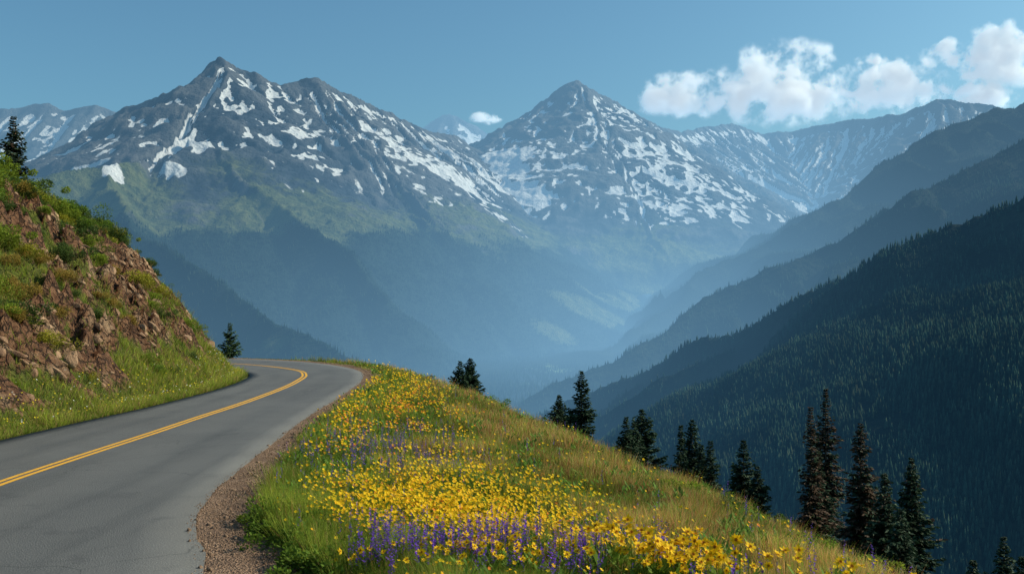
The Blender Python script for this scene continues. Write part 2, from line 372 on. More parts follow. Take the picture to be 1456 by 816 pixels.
X,Y=np.meshgrid(xs,ys);Z=np.interp(Y,FY,FZ)+10*fbm(X/300,Y/300,4,3)+25*fbm(X/700,Y/700,3,13)
grv=np.clip(-.05+.8*sst(4100,4900,Y)*(1-sst(300,1200,X-600))+.7*fbm(X/320,Y/320,4,9),0,1)
obj('ground',gridmesh('ground',X,Y,Z,M_slope,{'grass':grv}),'forested valley floor with pale meadows','ground','structure')

def forest(g,n,x0,x1,y0,y1,hh,label,seed,thr=.5,tier=2,gap=.25,pw=0,wr=(.13,.2),br=1.):
    r=np.random.default_rng(seed);xs,ys,H,fo=g
    if pw:
        y=(r.uniform(y1**-pw,y0**-pw,n))**(-1/pw);x=r.uniform(-.1,.56,n)*y
    else: x=r.uniform(x0,x1,n);y=r.uniform(y0,y1,n)
    u=x/y
    z=sample(xs,ys,H,x,y);f=sample(xs,ys,fo,x,y)
    ok=(np.abs(u)<.56)&(z>np.interp(y,FY,FZ)-5)&(f+r.normal(0,.08,n)>thr)&(fbm(x/90,y/90,3,seed)+r.uniform(-.3,.3,n)>-gap-.1)
    x,y,z=x[ok],y[ok],z[ok];m=len(x)
    h=hh*r.uniform(.3,1.15,m)*(1+.3*np.clip(fbm(x/140,y/140,3,seed+3),-1,1));rad=h*r.uniform(*wr,m)
    a=np.arange(5)*2*np.pi/5
    parts=[];faces=[];base=0
    a0=r.uniform(0,6,m)
    for (zb,zt,rr) in (((0.05,.65,1.),(.4,1.,.62)) if tier==2 else ((.03,1.,1.),)):
        ring=np.stack([x[:,None]+np.cos(a+a0[:,None])*(rad*rr)[:,None],y[:,None]+np.sin(a+a0[:,None])*(rad*rr)[:,None],(z+h*zb)[:,None]+0*a],-1)
        tip=np.stack([x,y,z+h*zt],-1)[:,None]
        parts.append(np.concatenate([ring,tip],1).reshape(-1,3))
        b=base+np.arange(m)[:,None]*6
        for k in range(5): faces.append(np.concatenate([b+k,b+(k+1)%5,b+5],1))
        base+=6*m
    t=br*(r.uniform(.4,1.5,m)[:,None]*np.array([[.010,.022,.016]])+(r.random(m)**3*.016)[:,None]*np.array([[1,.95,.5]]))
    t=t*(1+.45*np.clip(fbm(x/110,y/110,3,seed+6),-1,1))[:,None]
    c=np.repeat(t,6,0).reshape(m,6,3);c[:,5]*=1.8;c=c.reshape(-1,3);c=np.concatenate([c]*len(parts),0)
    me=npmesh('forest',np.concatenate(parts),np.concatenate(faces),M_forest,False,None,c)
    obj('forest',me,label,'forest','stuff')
forest(R1,135000,-100,1300,480,2700,12.,'dense dark conifer forest covering the near valley slope',1,thr=.3,gap=.5,pw=.6,wr=(.15,.25),br=1.55)
forest(R2,42000,-200,2300,2400,4300,15,'hazy conifer forest covering the middle spur',2,tier=1,gap=.5,br=1.5)
forest(R3,30000,-100,3000,3500,5600,16,'hazy conifer forest covering the far spur',3,tier=1,br=1.3)
forest(g1,70000,-2200,900,2750,5300,17,'hazy conifer forest below the rocky massif',4,tier=1)
vx=np.arange(-1000,1500,20.);vy=np.arange(500,5200,20.);VX,VY=np.meshgrid(vx,vy)
forest((vx,vy,np.interp(VY,FY,FZ)+3,1-.0*VX),42000,-700,900,900,4200,18,'conifer forest on the valley floor',5,tier=1,gap=.4)

# ---------------- near ground ----------------
RE=np.array([(-1.5,-20),(-1.9,0),(-2.6,6),(-3.35,10.9),(-4.05,12.9),(-4.4,14),(-4.72,15.7),(-5.0,18.2),(-5.4,23.5),(-5.75,28.6),(-6.1,36.4),(-6.65,44.5),(-7.75,51.3),(-9.9,57.2),(-13,62.3),(-17.5,66.3),(-25,70),(-40,73),(-80,76)],float)
CL=np.array([(-6.3,-20),(-6.6,0),(-7.3,6),(-7.9,10.5),(-8.4,14),(-8.6,16.8),(-8.65,20),(-8.65,24),(-8.7,28),(-8.72,32.8),(-8.95,39),(-9.3,43.5),(-9.95,48.2),(-11.4,52.8),(-15,58.2),(-19.5,61.9),(-26.5,66),(-41,69),(-80,72)],float)
LE=np.array([(-10.4,-20),(-10.8,0),(-11.2,6),(-11.5,11),(-11.7,15),(-11.7,18),(-11.6,22.5),(-11.5,26.2),(-11.3,30.3),(-11.25,34),(-11.35,38.5),(-11.7,43),(-12.6,48.2),(-14.4,52),(-17.5,55),(-22,58.5),(-28.5,62),(-42,65),(-80,68)],float)
GE=np.array([(1.5,-20),(.8,0),(-.8,7),(-1.97,10.9),(-2.9,12.5),(-3.65,14.8),(-4.1,17),(-4.6,20),(-5.0,24),(-5.35,28.6),(-5.75,36.4),(-6.2,44.5),(-7.2,51.7),(-9.3,57.9),(-12.5,63.2),(-17.2,67.3),(-24.8,71),(-40,74),(-80,77)],float)
CR=np.array([(6,-30),(5.4,0),(5.0,8),(4.7,12),(4.3,15),(3.4,20),(2.3,25),(1.1,30),(-.2,35),(-2.2,42),(-4.6,50),(-7.7,58.8),(-11.5,65.5),(-17,70),(-25,73.5),(-40,77),(-90,82)],float)
def dens(P,m=8):
    q=np.linspace(0,len(P)-1,(len(P)-1)*m+1)
    i=np.clip(q.astype(int),0,len(P)-2);f=(q-i)[:,None]
    p0=P[np.maximum(i-1,0)];p1=P[i];p2=P[i+1];p3=P[np.minimum(i+2,len(P)-1)]
    return .5*((2*p1)+(-p0+p2)*f+(2*p0-5*p1+4*p2-p3)*f**2+(-p0+3*p1-3*p2+p3)*f**3)
REd,CLd,LEd,GEd,CRd=[dens(a) for a in(RE,CL,LE,GE,CR)]
def sdist(X,Y,P):
    """signed distance, positive to the right of the travel direction"""
    best=np.full(X.shape,1e9);sg=np.ones(X.shape)
    for a,b in zip(P[:-1],P[1:]):
        dx,dy=b-a;l2=dx*dx+dy*dy
        t=np.clip(((X-a[0])*dx+(Y-a[1])*dy)/l2,0,1)
        d=np.hypot(X-a[0]-t*dx,Y-a[1]-t*dy);cr=(X-a[0])*dy-(Y-a[1])*dx
        m=d<best-1e-9;best=np.where(m,d,best);sg=np.where(m,np.sign(cr),sg)
    return best*sg
CY=[-20,30,40,45,50,55,60,66];CC=[8.3,8.3,8.0,7.0,5.5,3.8,2.2,.6]
def capf(X,Y): return np.interp(Y,CY,CC)+.3*np.maximum(-X-21,0)
def vegmask(X,Y,l,sm):
    cap=np.interp(Y,CY,CC)
    zr=sm/cap
    n=fbm(X/2.0,Y/2.0+sm/2.2,4,33)
    near=1-sst(31,36,Y)
    v=near*(np.where(sm>2.9,.95,0)+np.where(sm<.35,.9,0)+.22)+(1-near)*(.95*(1-sst(.13,.26,zr))+1.1*sst(.78,.9,zr)+.27)
    return np.clip(v+.95*n,0,1)
def ground_h(X,Y):
    l=-sdist(X,Y,LEd);g=sdist(X,Y,GEd);c=sdist(X,Y,CRd)
    z=np.full(X.shape,-.06)
    t=np.maximum(l-.7,0)
    cap=capf(X,Y)
    a=(1.08+.22*sst(40,48,Y))*t;k=1.4
    h=np.clip(.5+.5*(cap-a)/k,0,1);sm=cap*(1-h)+a*h-k*h*(1-h)
    sm=np.maximum(sm,0)
    rough=sst(.2,2,t)*(1-.5*sst(40,47,Y));rk=1-sst(.35,.7,vegmask(X,Y,l,sm))
    strata=ridged((X+.5*Y)/1.3,(sm*1.6-Y*.3)/1.1,4,15,.66)
    z=np.where(l>0,-.05+.1*sst(0,.6,l)+sm+rough*(.45*fbm(X/3.2,Y/3.2+.3*sm,4,5)+(.12+.42*rk)*strata-.25),z)
    mz=-.06+.16*sst(0,.8,g)-.075*np.maximum(g,0)+sst(.5,3,g)*.16*fbm(X/2.5,Y/2.5,4,6)
    fall=.72*(c+np.sqrt(c*c+.7))/2
    mz=mz-fall
    z=np.where(g>0,mz,z)
    return z,l,g,c,sm
def nonuni(a,b,c,d,f,n1,n2):
    A=np.sort(c-(np.linspace(0,1,n1)**1.8)*(c-a))[:-1]
    B=np.arange(c,d,f);C=(d+(np.linspace(0,1,n2)**1.8)*(b-d))
    return np.concatenate([A,B,C])
xs=nonuni(-90,160,-25,8,.16,40,60);ys=nonuni(-30,200,8,66,.16,25,60)
X,Y=np.meshgrid(xs,ys);Z,l,g,c,sm=ground_h(X,Y)
veg=np.where(l>0,vegmask(X,Y,l,sm),1.)
veg=np.where((g<=.1)&(l<=0),0,veg)
GM=gridmesh('ground',X,Y,Z,M_ground,{'veg':veg})
obj('ground',GM,'grassy mountainside with rocky road cut','ground','structure')
def ribbon(name,A,B,n,z,mat,zf=None):
    t=np.linspace(0,1,n)[None,:,None];P=A[:,None]*(1-t)+B[:,None]*t
    zz=np.full(P.shape[:2],z) if zf is None else zf(P,t[0,:,0])
    return gridmesh(name,P[...,0],P[...,1],zz,mat,{'across':np.broadcast_to(t[...,0],P.shape[:2])})
t5=np.linspace(0,1,6)
PX=np.concatenate([[LEd*(1-s)+CLd*s for s in t5[:-1]],[CLd*(1-s)+REd*s for s in t5]],0).transpose(1,0,2)
ac=np.concatenate([t5[:-1]*.5,.5+t5*.5])
PX[:,-1,0]+=.04*perlin(PX[:,-1,1]*1.3,PX[:,-1,0]*1.3,8)
rm=gridmesh('road',PX[...,0],PX[...,1],np.zeros(PX.shape[:2]),M_road,{'across':np.broadcast_to(ac,PX.shape[:2])})
ro=obj('road',rm,'grey asphalt mountain road curving around the hillside','road','structure')
sm_=ro.modifiers.new('s','SOLIDIFY');sm_.thickness=.05;sm_.offset=-1
def offs(P,d):
    T=np.gradient(P,axis=0);T=norm(T);Nn=np.stack([T[:,1],-T[:,0]],1);return P+Nn*d
for s in(-1,1):
    A=offs(CLd,s*.085-.05);B=offs(CLd,s*.085+.05)
    obj('road_marking',ribbon('road_marking',A,B,2,.005,M_paint),'yellow centre line painted on asphalt','road marking','structure')
inner=offs(REd,-.15)
obj('gravel_shoulder',ribbon('gravel_shoulder',inner,offs(GEd,.35),10,0,M_gravel,lambda P,t: -.018-.02*t[None,:]+.012*perlin(P[...,0]*3,P[...,1]*3,4)),'brown gravel shoulder beside the road','road shoulder','structure')
def ico(sub=1):
    import bmesh
    bm=bmesh.new();bmesh.ops.create_icosphere(bm,subdivisions=sub,radius=1);V=np.array([v.co[:] for v in bm.verts]);Fc=np.array([[v.index for v in f.verts] for f in bm.faces]);bm.free();return V,Fc
IV,IF=ico(1)
def scatter_pebbles(n):
    k=rng.integers(0,len(REd)-1,n*3);k=k[(REd[k,1]>9)&(REd[k,1]<62)][:n];n=len(k)
    s=rng.random((n,1))**.8*1.2-.12;f=rng.random((n,1))
    A=REd[k]*(1-f)+REd[k+1]*f;B=GEd[k]*(1-f)+GEd[k+1]*f
    P=A*(1-s)+B*s;sz=rng.uniform(.004,.015,(n,1))*(1+(rng.random((n,1))>.975)*2.)
    C=np.concatenate([P,np.full((n,1),-.022)+(s<.05)*.02],1)
    V=(C[:,None]+IV[None]*sz[:,None]*rng.uniform(.6,1.2,(n,1,3))).reshape(-1,3)
    Fc=(IF[None]+np.arange(n)[:,None,None]*len(IV)).reshape(-1,3)
    me=npmesh('gravel',V,Fc,M_peb);obj('gravel',me,'loose brown gravel stones on the shoulder','gravel','stuff')
scatter_pebbles(12000)

# ---------------- rocks ----------------
rockm=[]
for i in range(8):
    V,Fc=ico(3);r=np.random.default_rng(100+i)
    for q in range(14):
        d=norm(r.normal(size=3));o=r.uniform(.35,.8);s=V@d;V=V-np.maximum(s-o,0)[:,None]*d
    V=V*np.array([1.3,.9,.75])*r.uniform(.8,1.25,3)
    rockm.append(npmesh('rock',V,Fc,M_rock))
def gz(x,y): return ground_h(np.array([x],float),np.array([y],float))
r=np.random.default_rng(5)
N0=9000
yy=r.uniform(22.5,55,N0);xx=np.interp(yy,LE[:,1],LE[:,0])-r.uniform(1.0,9,N0)
zz,ll,_,_,ss=ground_h(xx,yy);vv=vegmask(xx,yy,ll,ss)
idx=np.where((vv<.5)&(xx/yy>-.53)&(ll>1))[0][:290]
for j,i in enumerate(idx):
    o=obj('rock',rockm[j%8],'angular reddish brown rock embedded in the road cut','rock',None,'rocks in the road cut',loc=(xx[i],yy[i],zz[i]-.05))
    sc=r.uniform(.07,.24)*(2.1 if r.random()>.93 and yy[i]<42 else 1);o.scale=(sc,sc*r.uniform(.7,1.4),sc*r.uniform(.6,1.1));o.rotation_euler=(r.uniform(-.5,.5),r.uniform(.3,.9),r.uniform(-.6,.6))

# ---------------- conifers ----------------
def conifer_mesh(h,sl,rmax,seed,tone=(.03,.055,.025),thin=1.,brown=0.):
    """sl: crown half-width gained per metre below the tip"""
    r=np.random.default_rng(seed)
    O=[];D=[];S=[];L=[];Wd=[];C=[]
    s=.06;ph=r.uniform(0,6,4);dep=min(h*.95,11.)
    while s<h*.95:
        R=min(rmax,sl*s)*(.94+.14*math.sin(s*3.1+ph[0])+.10*math.sin(s*7.3+ph[1]))+.05
        nb=r.integers(9,14) if s<dep else 4
        for b in range(nb):
            if r.random()>thin: continue
            a=r.uniform(0,2*np.pi)
            ln=R*r.uniform(.5,1.22)*(1+.2*math.sin(2*a+s*.8+ph[2]))
            z=h-s
            dirh=np.array([math.cos(a),math.sin(a),0]);f=min(1,s/4.);dr=.45-.85*f+r.uniform(-.12,.12)
            n=max(2,int(ln/.09));t=(np.arange(n)+r.random(n))/n
            P=dirh[None]*(ln*t)[:,None];P[:,2]=z+ln*(dr*t+.24*t*t)
            side=np.array([-dirh[1],dirh[0],0])
            for q in(-1,0,1):
                d=norm(dirh[None]*1+side[None]*q*r.uniform(.5,1.)+np.array([0,0,-.35])[None]+r.normal(0,.22,(n,3)))
                O.append(P);D.append(d);S.append(norm(np.cross(d,r.normal(0,.6,(n,3))+np.array([0,0,1.]))))
                L.append((.15+.16*r.random(n))*min(1.,.35+ln));Wd.append((.08+.07*r.random(n))*min(1,.5+ln))
                base=np.array(tone)*(r.uniform(.6,1.3))
                if r.random()<brown: base=np.array([.085,.052,.034])*r.uniform(.6,1.2)
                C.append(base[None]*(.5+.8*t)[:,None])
        s+=r.uniform(.06,.13)*(1+.5*min(1,s/6))
    O,D,S,L,Wd,C=[np.concatenate(q) for q in(O,D,S,L,Wd,C)]
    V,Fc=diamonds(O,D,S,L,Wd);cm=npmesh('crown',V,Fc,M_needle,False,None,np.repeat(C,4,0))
    k=8;hs=np.array([0,0,.1,.3,.6,.85,1.])*h;hs[0]=-.8
    rr=np.array([.022,.018,.0155,.012,.007,.003,.0006])*min(h,12)
    a=np.arange(k)*2*np.pi/k
    bend=.004*h*np.sin(hs/h*3+seed)*(1-hs/h)
    V=np.stack([np.cos(a)[None]*rr[:,None]+bend[:,None],np.sin(a)[None]*rr[:,None]+0*bend[:,None],hs[:,None]+0*a[None]],-1).reshape(-1,3)
    Fc=[[j*k+i,j*k+(i+1)%k,(j+1)*k+(i+1)%k,(j+1)*k+i] for j in range(6) for i in range(k)]
    tm=npmesh('trunk',V,Fc,M_bark,True)
    return tm,cm
def tree(px,top,dist,sl,rmax,seed,label,group,brown=0.,thin=1.,tone=(.026,.050,.026)):
    x,y,z=W(px,top,dist)
    g0=gz(x,y)[0][0]
    h=max(z-g0,1.)
    tm,cm=conifer_mesh(h,sl,rmax,seed,tone,thin,brown)
    e=obj('conifer_tree',None,label,'tree',None,group,loc=(x,y,g0))
    obj('trunk',tm,parent=e);obj('crown',cm,parent=e)
G='conifers below the meadow edge'
T=[(654,513,74,.34,0,1.),(669,509,76,.40,0,1.),(795,561,62,.42,0,1.),(827,527,60,.23,0,1.),(890,592,52,.30,0,1.),(902,600,53,.34,0,1.),(912,581,54,.36,0,1.),
(968,604,50,.14,0,.9),(984,596,52,.25,0,1.),(997,632,51,.26,0,1.),(1010,626,50,.21,0,1.),(1057,625,47,.25,0,1.),(1077,662,46,.30,0,1.),
(1153,578,46,.135,.7,.8),(1174,552,50,.15,.55,.85),(1164,640,48,.18,.3,.85),(1224,601,44,.19,.6,.9),(1258,672,40,.28,.1,1.),(1280,722,38,.34,0,1.),(1296,650,42,.24,.05,1.),
(1384,795,36,.3,0,1.),(1427,762,38,.28,0,1.),(1453,790,36,.3,0,1.),(1241,700,45,.3,.3,.9)]
for i,(px,top,d,sl,br,th) in enumerate(T):
    lab='slender spruce with rusty brown sparse branches on the steep slope' if br>.3 else ('tall dark green spruce on the steep slope' if px>1040 else 'small dark green fir below the meadow')
    tree(px,top,d,sl,1.5,200+i,lab,G,br,th)
tree(19,165,47,.30,1.05,300,'lone weathered fir on top of the road cut',None,.1,.75,(.035,.055,.03))
tree(327,459,68,.36,.75,301,'small bushy fir beside the road bend',None,0,.8,(.055,.095,.04))

# ---------------- shrubs ----------------
def shrub_mesh(seed,tone,n=2600,leaf=.085):
    r=np.random.default_rng(seed)
    nl=16;cs=r.normal(0,.45,(nl,3))*np.array([1,1,.5])+np.array([0,0,.45]);rs=r.uniform(.16,.4,nl)
    k=r.integers(0,nl,n);d=rdir(n,r);O=cs[k]+d*(rs[k]*r.uniform(.5,1.1,n))[:,None];O[:,2]=np.maximum(O[:,2],.0)
    D=norm(d+r.normal(0,.6,(n,3))+np.array([0,0,.4]));S=norm(np.cross(D,rdir(n,r)))
    V,Fc=diamonds(O,D,S,leaf*r.uniform(.7,1.4,n),leaf*.6)
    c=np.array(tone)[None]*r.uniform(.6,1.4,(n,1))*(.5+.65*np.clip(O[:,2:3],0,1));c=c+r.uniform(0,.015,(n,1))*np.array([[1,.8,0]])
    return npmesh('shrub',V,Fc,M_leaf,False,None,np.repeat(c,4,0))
SH=[shrub_mesh(1,(.12,.20,.024)),shrub_mesh(2,(.19,.25,.027)),shrub_mesh(3,(.31,.29,.032)),shrub_mesh(4,(.06,.105,.026)),shrub_mesh(5,(.34,.23,.05))]
def shrub(x,y,s,v,lab,grp):
    z=gz(x,y)[0][0];o=obj('shrub',SH[v],lab,'shrub',None,grp,loc=(x,y,z-.08));o.scale=(s,s*r.uniform(.8,1.2),s*r.uniform(.6,.9));o.rotation_euler=(0,0,r.uniform(0,6))
labs=['bright green leafy shrub on the road cut','fresh green leafy shrub on the road cut','yellow green shrub on the road cut','dark green dense shrub on the road cut','dry olive shrub on the road cut']
yy=r.uniform(22,61,6000);xx=np.interp(yy,LE[:,1],LE[:,0])-r.uniform(.7,14,6000)
zz,ll,_,_,ss=ground_h(xx,yy);vv=vegmask(xx,yy,ll,ss)
idx=np.where((vv>.45)&(xx/yy>-.53)&(ll>1.3))[0][:215]
for i in idx:
    v=int(r.integers(0,5))
    shrub(xx[i],yy[i],r.uniform(.35,.85)*(.5 if ll[i]<2.2 else 1)*(.7 if yy[i]>46 else 1),v,labs[v],'shrubs on the road cut')
for i in range(75):
    y=r.uniform(31,60);sl_=1.08+.22*float(sst(40,48,np.array([y]))[0]);x=np.interp(y,LE[:,1],LE[:,0])-.7-capf(np.array([-15.]),np.array([y]))[0]/sl_-r.uniform(-1.,1.3)
    if x/y<-.53: continue
    v=int(r.choice([0,3,3,1,2,2]));shrub(x,y,r.uniform(.6,1.15)*(.5 if y>46 else 1),v,labs[v],'shrubs on the road cut')
cnt=0
while cnt<90:
    near=cnt<50
    y=r.uniform(12,62) if not near else r.uniform(11,22);e=r.uniform(-.9,.4) if near else r.uniform(.6,4.5);x=np.interp(y,CR[:,1],CR[:,0])+e
    v=int(r.choice([0,1,0,3]));shrub(x,y,r.uniform(.3,.5) if near else r.uniform(.3,.7),v,'green leafy shrub below the meadow edge','shrubs below the meadow');cnt+=1
for i in range(16):
    y=r.uniform(9.5,15);x=np.interp(y,GE[:,1],GE[:,0])+r.uniform(.0,.4)
    shrub(x,y,r.uniform(.35,.58),int(r.choice([0,1])),'low leafy green plant at the gravel edge','plants at the gravel edge')

# ---------------- grass and flowers ----------------
def blades(x,y,z,h,wd,col,r,lean=.35):
    n=len(x);a=r.uniform(0,6.283,n);lx=r.normal(0,lean,n)*h;ly=r.normal(0,lean,n)*h
    B=np.stack([x,y,z],1);s=np.stack([np.cos(a),np.sin(a),0*a],1)*(wd/2)[:,None]
    T_=B+np.stack([lx,ly,h],1)
    V=np.stack([B-s,B+s,T_],1).reshape(-1,3)
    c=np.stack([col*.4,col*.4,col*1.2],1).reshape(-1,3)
    return V,np.arange(3*n).reshape(-1,3),c
def meadow_pts(n,y0,y1,r,p=1.6,emax=3.0):
    y=1/(r.uniform((1/y1)**p,(1/y0)**p,n))**(1/p)
    xg=np.interp(y,GE[:,1],GE[:,0]);xc=np.interp(y,CR[:,1],CR[:,0])
    x=xg+(xc+emax-xg)*r.random(n)
    return x,y
n=380000;x,y=meadow_pts(n,8.5,66,r)
edge=np.interp(y,GE[:,1],GE[:,0]);x=np.maximum(x,edge-.15+.35*perlin(y*1.2,y*0,3)+r.normal(0,.12,n))
z,_,gd,cd,_=ground_h(x,y)
n1=fbm(x/1.0,y/1.3,3,44);n2=fbm(x/3.5,y/3.5,3,45)
right=sst(.26,.74,(x-edge)/(np.interp(y,CR[:,1],CR[:,0])-edge+.01)+.4*n2)
green=np.array([.13,.21,.024]);lime=np.array([.33,.39,.05]);straw=np.array([.60,.40,.16]);rust=np.array([.48,.22,.085])
k=np.clip(.42+.8*n1+r.normal(0,.22,n),0,1)[:,None];col=green*(1-k)+lime*k
s_=(r.random(n)<(.10+.50*right))[:,None];col=np.where(s_,np.where(r.random((n,1))<.45,straw,rust),col)
past=(cd>.5)[:,None];col=np.where(past,green*1.0+0*col,col)
col=col*r.uniform(.6,1.3,(n,1))*(1+.4*np.clip(n2,-1,1))[:,None]
h=(.13+.20*r.random(n)+.2*np.clip(n1,-.6,1)+.12*right*r.random(n))*np.where((gd<.6)&(y>17),.7,1)+.2*(gd<1.)*(y<17)*r.random(n);wd=.006+.0004*y
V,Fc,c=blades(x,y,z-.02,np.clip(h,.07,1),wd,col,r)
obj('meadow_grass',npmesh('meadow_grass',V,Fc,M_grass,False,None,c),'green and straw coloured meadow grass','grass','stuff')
n=75000;x,y=meadow_pts(n,8.8,60,r,1.6,1.5);z,_,gd,cd,_=ground_h(x,y)
pl=fbm(x/.7,y/.7,2,66);ok=(pl>.08)&(r.random(n)<.85);x,y,z,pl=[q[ok] for q in(x,y,z,pl)];n=len(x)
a=r.uniform(0,6.28,n);D=norm(np.stack([np.cos(a),np.sin(a),r.uniform(.3,1.8,n)],1));S=np.stack([-np.sin(a),np.cos(a),0*a],1)
O=np.stack([x,y,z+r.random(n)*(.12+.35*np.clip(pl,0,.6))],1)
V,Fc=diamonds(O,D,S,r.uniform(.09,.17,n),.022+.0012*y)
c=(np.array([[.13,.23,.035]])*r.uniform(.6,1.5,(n,1)));obj('meadow_leaves',npmesh('meadow_leaves',V,Fc,M_leaf,False,None,np.repeat(c,4,0)),'broad green leaves of meadow plants','plants','stuff')
n=190000;y=r.uniform(20,64,n);x=np.interp(y,LE[:,1],LE[:,0])-.12-r.random(n)**1.4*13
z,l,_,_,s=ground_h(x,y);vm=vegmask(x,y,l,s);ok=(l>.1)&((vm+r.normal(0,.12,n)>.45)|(l<.95))&(x/y>-.54);x,y,z,l,s=[q[ok] for q in(x,y,z,l,s)];n=len(x)
n1=fbm(x/1.5,y/1.5,3,46);k=np.clip(.6+.9*n1+r.normal(0,.2,n)+.3*(s>6)+.2*(l<1.4),0,1)[:,None];col=(green*(1-k)+lime*1.1*k);st=(r.random((n,1))<.24);col=np.where(st,straw*.8,col)*r.uniform(.6,1.3,(n,1))
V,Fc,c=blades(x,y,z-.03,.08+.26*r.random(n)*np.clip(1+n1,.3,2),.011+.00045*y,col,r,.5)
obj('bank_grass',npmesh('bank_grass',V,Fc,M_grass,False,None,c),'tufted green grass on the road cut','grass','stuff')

def heads(x,y,z,size,col,r,pet=5):
    n=len(x);C=np.stack([x,y,z],1);nr=norm(np.stack([r.normal(.25,.45,n),r.normal(-.35,.45,n),np.ones(n)*.8],1))
    u=norm(np.cross(nr,rdir(n,r)));v=np.cross(nr,u);Vs=[];Cs=[]
    for p_ in range(pet):
        a=2*np.pi*p_/pet;d=u*math.cos(a)+v*math.sin(a);sd_=-u*math.sin(a)+v*math.cos(a)
        d=d+nr*.25
        V,_=diamonds(C,d,sd_,size,size*.7,.6);Vs.append(V);Cs.append(np.repeat(col,4,0))
    V=np.concatenate(Vs);return V,np.arange(len(V)).reshape(-1,4),np.concatenate(Cs)
def patchy(n,y0,y1,fn,p=1.6):
    x,y=meadow_pts(n,y0,y1,r,p,1.0);w_=fn(x,y);ok=r.random(n)<w_;return x[ok],y[ok]
def gs(x,y,cx,cy,rx,ry): return np.exp(-((x-cx)/rx)**2-((y-cy)/ry)**2)
def fy(x,y):
    e=np.interp(y,GE[:,1],GE[:,0]);c_=np.interp(y,CR[:,1],CR[:,0]);q=(x-e)/(c_-e)
    nn=fbm(x/1.0,y/1.0,3,55);cl=sst(-.05,.3,nn)
    return np.clip(.005+(1.15*gs(x,y,-.8,14.2,1.5,1.9)*(.35+.9*cl)+.11*gs(x,y,1.9,11.,1.0,1.)*(.4+.9*cl)+(.24*gs(x,y,-3,24,1.6,6)+.45*gs(x,y,-3.8,35,2,12)+.08*gs(x,y,0,19,1.5,4))*(.02+1.35*cl))*(1-.85*sst(.48,.78,q))*sst(.02,.12,q),0,1)
def fp(x,y):
    nn=fbm(x/.8,y/.8,3,57);cl=sst(-.05,.35,nn)
    return np.clip((.55*gs(x,y,.1,11.2,1.7,1.0)+.9*gs(x,y,-2.4,20.5,1.2,3.2)+.15*gs(x,y,-1.5,17.5,1.3,1.5)+.012)*(.12+1.2*cl),0,1)
x,y=patchy(120000,8.8,64,fy);z=ground_h(x,y)[0]
hh=.26+.22*r.random(len(x))
order=np.argsort(y+.25*np.abs(x)+(np.abs(x/y)>.5)*99+(y<9.9)*99);ind=order[:300];rest=order[300:]
c0=np.array([[.95,.60,.012]])*r.uniform(.75,1.05,(len(rest),1));c0[:,1]*=r.uniform(.8,1.15,len(rest))
org=r.random(len(rest))<(.03+.45*gs(x[rest],y[rest],-3,28,1.5,7));c0[org]=np.array([.80,.25,.03])
V,Fc,c=heads(x[rest],y[rest],(z+hh)[rest],(.016+.0005*y[rest])*r.uniform(.75,1.35,len(rest)),c0,r)
obj('wildflower_carpet',npmesh('wildflower_carpet',V,Fc,M_petal,False,None,c),'carpet of small yellow and orange wildflowers','flowers','stuff')
nr_=len(rest);V,Fc,c=blades(x[rest],y[rest],z[rest],hh[rest],np.full(nr_,.012),np.tile(green,(nr_,1)),r,.02)
obj('flower_stems',npmesh('flower_stems',V,Fc,M_grass,False,None,c),'thin green stems of the meadow flowers','flower stems','stuff')
n=700;y2=r.uniform(22,56,n);x2=np.interp(y2,LE[:,1],LE[:,0])-.25-r.random(n)*1.3;z2=ground_h(x2,y2)[0]
c2=np.where(r.random((n,1))<.75,np.array([[.85,.62,.03]]),np.array([[.8,.78,.7]]))
V,Fc,c=heads(x2,y2,z2+.18+.1*r.random(n),np.full(n,.024),c2,r)
obj('verge_flowers',npmesh('verge_flowers',V,Fc,M_petal,False,None,c),'small yellow and white flowers along the verge','flowers','stuff')
def flower_mesh(seed):
    r=np.random.default_rng(seed);Vs=[];Cs=[];st=.44
    for a in(0,1.05,2.1):
        s=np.array([[math.cos(a),math.sin(a),0]]);V,_=diamonds(np.array([[0,0,-.03]]),np.array([[0,0,1.]]),s,st+.03,.014,.3);Vs.append(V);Cs.append(np.tile(green,(4,1)))
    for i in range(7):
        a=r.uniform(0,6.28);d=norm(np.array([[math.cos(a),math.sin(a),r.uniform(.5,1.4)]]));s=np.array([[-math.sin(a),math.cos(a),0]])
        V,_=diamonds(np.array([[0,0,r.uniform(0,.24)]]),d,s,r.uniform(.1,.18),.035);Vs.append(V);Cs.append(np.tile(green*1.2,(4,1)))
    nr=norm(np.array([r.normal(.1,.4),r.normal(-.4,.4),.7]));u=norm(np.cross(nr,[1,0,.2]));v=np.cross(nr,u);C=np.array([[0,0,st]])
    k=12
    for i in range(k):
        a=2*np.pi*i/k+r.normal(0,.08);d=(u*math.cos(a)+v*math.sin(a)+nr*r.uniform(-.1,.55))[None];s=(-u*math.sin(a)+v*math.cos(a))[None]
        V,_=diamonds(C,norm(d),s,.046*r.uniform(.75,1.15),.019,.6);Vs.append(V);Cs.append(np.tile(np.array([.95,.60,.012])*r.uniform(.75,1.05),(4,1)))
    for i in range(8):
        a=2*np.pi*i/8;d=(u*math.cos(a)+v*math.sin(a)+nr*.9)[None];s=(-u*math.sin(a)+v*math.cos(a))[None]
        V,_=diamonds(C,norm(d),s,.018,.014,.6);Vs.append(V);Cs.append(np.tile(np.array([.5,.22,.02]),(4,1)))
    V=np.concatenate(Vs);return npmesh('yellow_wildflower',V,np.arange(len(V)).reshape(-1,4),M_petal,False,None,np.concatenate(Cs))
FM=[flower_mesh(i) for i in range(10)]
